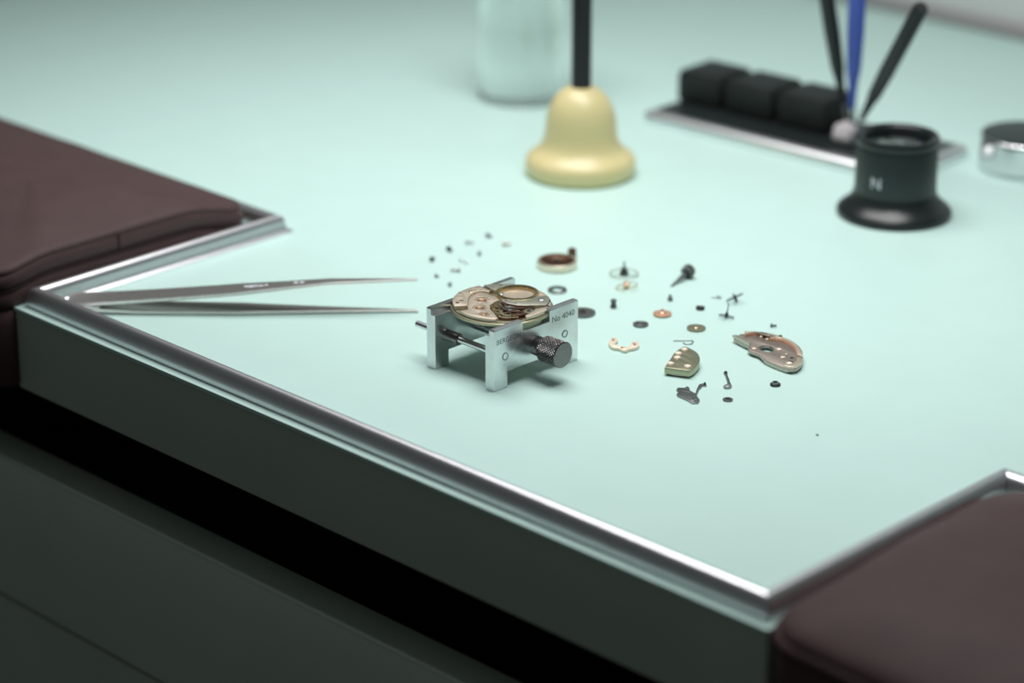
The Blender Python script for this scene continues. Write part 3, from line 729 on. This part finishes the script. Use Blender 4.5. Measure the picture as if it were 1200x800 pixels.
# D-shaped bridge with five bright holes
D = [(2.96, -9.65), (0.7, -5.2), (-1.69, -0.71), (-2.6, 2.3), (-3.03, 4.3), (-2.2, 5.0), (-0.32, 4.66), (1.6, 4.2), (3.39, 3.16), (5.1, 1.7), (6.51, -0.0), (7.5, -1.7), (8.21, -3.36), (8.8, -5.2), (9.01, -6.8), (8.2, -7.3), (5.6, -8.5)]
D = [(x - 2.0, y + 1.8) for x, y in D]
t = wt('barrel_bridge', 'rounded olive gilt bridge with jewelled bores, beside the dark levers', (154.3, 91.0, 0))
DH = [(-1.9 - 2 + 0.4, 3.2 + 1.8), (-1.1 - 2 + .3, 0.0 + 1.8), (0.9 - 2, -2.4 + 1.8), (2.3 - 2, -6.6 + 1.8), (6.7 - 2, -5.0 + 1.8)]
plate('bridge_plate', [D] + [circ(x, y, 0.42, 14) for x, y in DH], 0.5, 2.3, M['olive_gold'], t, 0.16)
E_ = [(0.0, -6.0), (1.5, -7.2), (4.6, -5.9), (6.0, -4.6), (5.4, -2.0), (3.6, 0.6), (1.6, 2.2), (-1.2, 2.6), (-2.6, 1.8), (-1.0, -2.8)]
plate('lower_step', [smooth_pts(E_, 1)], 0.0, 0.55, M['dark_steel'], t, 0.08)
for x, y in DH:
    MB().lathe([(0, 2.34), (0.35, 2.38), (0.62, 2.5), (0.85, 2.46), (0.95, 2.3)], (x, y, 0), n=20).build('bore_rim', M['glare_gilt'], t)  # bright rims paint the reflections of the countersunk holes
# incised border lettering dots (worn engraving)
mb = MB()
for i in range(16):
    a = radians(-62 + 6.6 * i); x, y = 0.1 + 5.0 * cos(a) * 0.92, -2.0 + 5.6 * sin(a)
    mb.box(x - 0.16, x + 0.16, y - 0.1, y + 0.1, 2.29, 2.32)
o = mb.build('worn_engraving', M['gold_bright'], t, smooth=False); o['kind'] = 'stuff'

# large gilt bridge
B = [(-10.33, -2.17), (-6.3, -3.1), (-2.63, -3.91), (-2.4, -4.9), (-1.6, -6.0), (0.16, -6.5), (2.07, -6.25), (3.6, -7.0), (5.2, -7.9), (6.85, -8.43), (10.7, -8.9), (14.2, -9.0), (15.3, -8.3), (15.69, -7.0), (14.9, -4.2), (12.95, -1.33), (10.68, 1.51), (8.0, 3.6), (5.21, 4.94), (2.4, 5.7), (0.15, 5.92), (-2.4, 5.8), (-4.52, 5.3), (-7.6, 3.6), (-10.45, 1.3), (-9.6, 0.1)]
t = wt('train_bridge', 'largest loose gilt bridge, curved with pocket and large bore, far from holder', (163, 115, 0), rot=(0, 0, 0))
hole = smooth_pts([(-0.6, -3.1), (-0.8, -0.6), (0.8, 0.4), (3.6, -1.2), (3.8, -3.2), (1.8, -4.1)], 2)
plate('bridge_plate', [smooth_pts(B, 1), hole], 0.7, 1.5, M['mauve_gilt'], t, 0.12)
inner_w = [(-8.0, 0.6), (-7.4, 3.2), (-5.2, 4.6), (-3.0, 4.3), (-1.7, 3.3), (-0.4, 4.3), (1.4, 4.9), (4.0, 4.4), (6.8, 2.9), (9.2, 0.9), (11.2, -1.4)]
outer_w = [(12.9, -1.35), (10.6, 1.45), (7.9, 3.55), (5.15, 4.85), (2.4, 5.6), (0.15, 5.8), (-2.4, 5.7), (-4.5, 5.2), (-7.55, 3.5), (-9.4, 1.9)]
plate('raised_wall', [inner_w + outer_w], 1.4, 2.35, M['gold'], t, 0.14)
plate('wall_shade_strip', [inner_w + [(x + 0.12, y - 0.32) for x, y in inner_w[::-1]]], 1.4, 2.0, M['copper'], t, 0.05)  # added copper strip paints the brown-red shadow along the wall's inner side
plate('raised_wall', [[(-10.2, -2.1), (-6.3, -3.0), (-2.8, -3.8), (-3.4, -2.6), (-6.0, -1.9), (-9.4, -1.1)]], 1.4, 2.1, M['nickel'], t, 0.1)
plate('raised_wall', [[(11.3, -1.6), (12.9, -1.4), (14.8, -4.2), (15.5, -7.0), (15.1, -8.2), (14.1, -8.8), (12.4, -8.7), (12.6, -7.4), (13.6, -6.4), (13.0, -4.2)]], 1.4, 2.0, M['gold'], t, 0.1)
plate('foot_block', [[(5.0, -7.5), (6.9, -8.2), (10.7, -8.7), (13.8, -8.7), (14.6, -7.2), (12.5, -4.6), (8.0, -6.0)]], 0, 0.75, M['nickel'], t, 0.1)
plate('foot_block', [[(-9.9, -1.9), (-4.0, -3.2), (-4.2, -1.4), (-9.2, 0.4)]], 0, 0.75, M['nickel'], t, 0.1)
for x, y, r_ in ((-0.6, -4.7, 0.62), (4.4, -0.6, 0.75), (8.6, -4.2, 0.65), (12.3, -6.2, 0.8), (7.9, -1.9, 0.35), (-4.8, 3.3, 0.4), (-2.4, 2.9, 0.4)):
    MB().lathe([(0, 1.66), (r_ * 0.45, 1.7), (r_ * 0.7, 1.9), (r_, 1.84), (r_ * 1.1, 1.5)], (x, y, 0), n=20).build('bore_rim', M['glare_gilt'], t)  # rims painted pale for the glare in the bores
for x, y, r_ in ((10.2, -2.4, 0.55), (11.6, -4.9, 0.7)):
    MB().lathe([(0, 1.56), (r_, 1.53), (r_, 1.45)], (x, y, 0), n=16).build('dark_bore', M['hole'], t)
MB().lathe([(0, 2.75), (0.5, 2.65), (0.6, 2.3)], (-0.1, 5.5, 0), n=14).build('pin_head', M['gold_bright'], t)

# setting lever, click, small gears
SL = [(-2.69, -1.6), (-3.39, -0.35), (-2.02, 1.01), (-2.42, 1.91), (-1.38, 1.85), (-0.02, 0.5), (2.17, -0.0), (1.4, 1.2), (0.3, 2.9), (-1.0, 5.2), (-0.6, 6.4), (0.67, 6.2), (0.7, 5.5), (-0.1, 5.1), (0.58, 4.33), (1.0, 2.9), (2.1, 1.0), (3.42, -0.91), (5.73, -2.33), (6.64, -4.06), (5.7, -5.2), (3.44, -4.6), (0.03, -4.25), (-0.93, -3.6), (-1.01, -2.62)]
t = wt('setting_lever', 'flat grey steel lever with hooked arm, before the rounded bridge', (167, 79.1, 0))
plate('lever_plate', [SL, circ(0.77, -0.96, 0.5, 16), circ(4.6, -3.6, 0.38, 14), circ(-1.3, 0.6, 0.3, 12)], 0.0, 0.42, M['dark_steel'], t, 0.06)
MB().lathe([(0, 1.0), (0.28, 0.95), (0.32, 0.4)], (0.2, 6.0, 0), n=12).build('pin', M['black_steel'], t)
MB().lathe([(0.38, 0.42), (0.45, 0.6), (0.7, 0.55), (0.75, 0.42)], (4.6, -3.6, 0), n=16).build('bore_rim', M['steel'], t)
CK = [(-3.72, 2.75), (-3.3, 3.4), (-2.6, 3.1), (-2.0, 2.2), (0.4, 0.19), (1.6, -1.0), (2.72, -1.88), (3.6, -2.6), (4.0, -3.5), (3.8, -4.4), (3.0, -4.8), (2.3, -4.4), (2.1, -3.4), (2.0, -2.5), (1.1, -1.4), (-0.03, -0.33), (-2.2, 1.7), (-3.0, 2.2)]
t = wt('click_lever', 'slim dark steel lever near the rounded bridge, round eye at its end', (169, 91.9, 0))
plate('lever_arm', [CK], 0.0, 0.5, M['dark_steel'], t, 0.06)
MB().lathe([(0, 0.75), (0.5, 0.72), (0.85, 0.62), (0.9, 0.5)], (3.0, -3.5, 0), n=18).build('eye_boss', M['steel'], t)
MB().lathe([(0, 0.9), (0.35, 0.85), (0.4, 0.5)], (-3.0, 2.8, 0), n=12).build('pin', M['black_steel'], t)
t = wt('setting_gear', 'tiny dark toothed wheel in front of the slim lever', (177.4, 82.0, 0))
plate('toothed_disc', [gear_pts(1.3, 1.02, 18), circ(0, 0, 0.4, 12)], 0, 0.45, M['dark_steel'], t, 0.04)
plate('raised_hub', [gear_pts(0.75, 0.66, 8), circ(0, 0, 0.4, 12)], 0.45, 0.6, M['black_steel'], t, 0.03)
t = wt('minute_wheel', 'tiny blackened toothed wheel standing alone, nearest the large curved bridge', (179.7, 97.9, 0))
plate('toothed_disc', [gear_pts(1.35, 1.05, 16), circ(0, 0, 0.45, 12)], 0, 0.55, M['black_steel'], t, 0.05)
MB().lathe([(0.45, 0.55), (0.5, 1.0), (0.8, 1.0), (0.85, 0.55)], n=16).build('hub', M['dark_steel'], t)

# tiny screws
def tiny_screw(label, x, y, ang, m, tilt=90, r=0.62, L=1.5, group='tiny screws strewn behind the holder'):
    h = r if tilt > 45 else 0
    t = thing('tiny_screw', label, 'screw', (x, y, h), (0, radians(tilt), ang), group)
    hd = MB().lathe([(0, -0.55), (r * 0.9, -0.55), (r, -0.45), (r, 0.0), (0, 0)], n=16).build('head', m, t)
    MB().box(-r * 0.8, r * 0.8, -0.08, 0.08, -0.57, -0.54).build('slot', M['hole'], hd, smooth=False)
    if tilt > 45: MB().lathe([(0, 0), (r * 0.5, 0), (r * 0.5, L), (r * 0.3, L + 0.15), (0, L + 0.15)], n=12).build('shank', m, t)
    else: MB().lathe([(0, 0), (r * 0.5, 0), (r * 0.5, 0.05), (0, 0.05)], n=12).build('shank', m, t)
    return t
BS, DS = M['black_steel'], M['dark_steel']
for lab, x, y, a, m, r_, L_ in (
    ('darkest tiny screw, leftmost of the strewn screws behind the tweezer tips', 51.0, 100.7, 1.9, BS, 0.75, 1.1),
    ('tiny dark screw second from the left in the rear row of screws', 48.1, 110.2, -0.2, BS, 0.72, 1.5),
    ('tiny grey screw lying flat across, third in the rear row of screws', 47.7, 118.2, 0.75, DS, 0.6, 1.7),
    ('tiny grey screw farthest back of all the strewn screws', 47.7, 126.6, 0.0, DS, 0.65, 1.4),
    ('tiny upright-looking screw in front of the farthest screw', 57.0, 113.8, 2.3, DS, 0.6, 1.5),
    ('tiny brassy screw at the right end of the strewn screws', 56.5, 124.7, 0.8, M['mauve_gilt'], 0.75, 1.7),
    ('palest tiny screw in the middle, left of a matching pale screw', 57.2, 106.4, 0.4, M['steel'], 0.42, 0.8),
    ('palest tiny screw in the middle, right of a matching pale screw', 59.2, 106.3, 0.4, M['steel'], 0.42, 0.9),
    ('tiny long screw lying level, nearer the holder than the pale screws', 62.6, 99.8, 3.9, DS, 0.65, 2.0),
    ('tiny faint screw nearest the tweezer tips', 61.6, 92.4, 0.3, DS, 0.5, 0.7),
    ('tiny grey screw nearest the watch movement among the strewn screws', 69.2, 90.2, 2.2, DS, 0.6, 1.0)):
    tiny_screw(lab, x, y, a, m, 90, r_, L_)
tiny_screw('lone tiny dark screw just beyond the largest loose bridge', 153.4, 129.0, 0.6, BS, 90, 0.5, 1.0, None)
bm = bmesh.new(); bmesh.ops.create_icosphere(bm, subdivisions=2, radius=0.3)
for v_ in bm.verts: v_.co.z = v_.co.z * 0.6 + 0.17; v_.co.x *= 1.2 + 0.3 * sin(v_.co.y * 9)
o = MB().bm(bm).build('dust_speck', M['hole'], None, (206.8, 80.6, 0)); tag(o, 'single tiny dark speck on the empty mint area of the bench', 'speck')
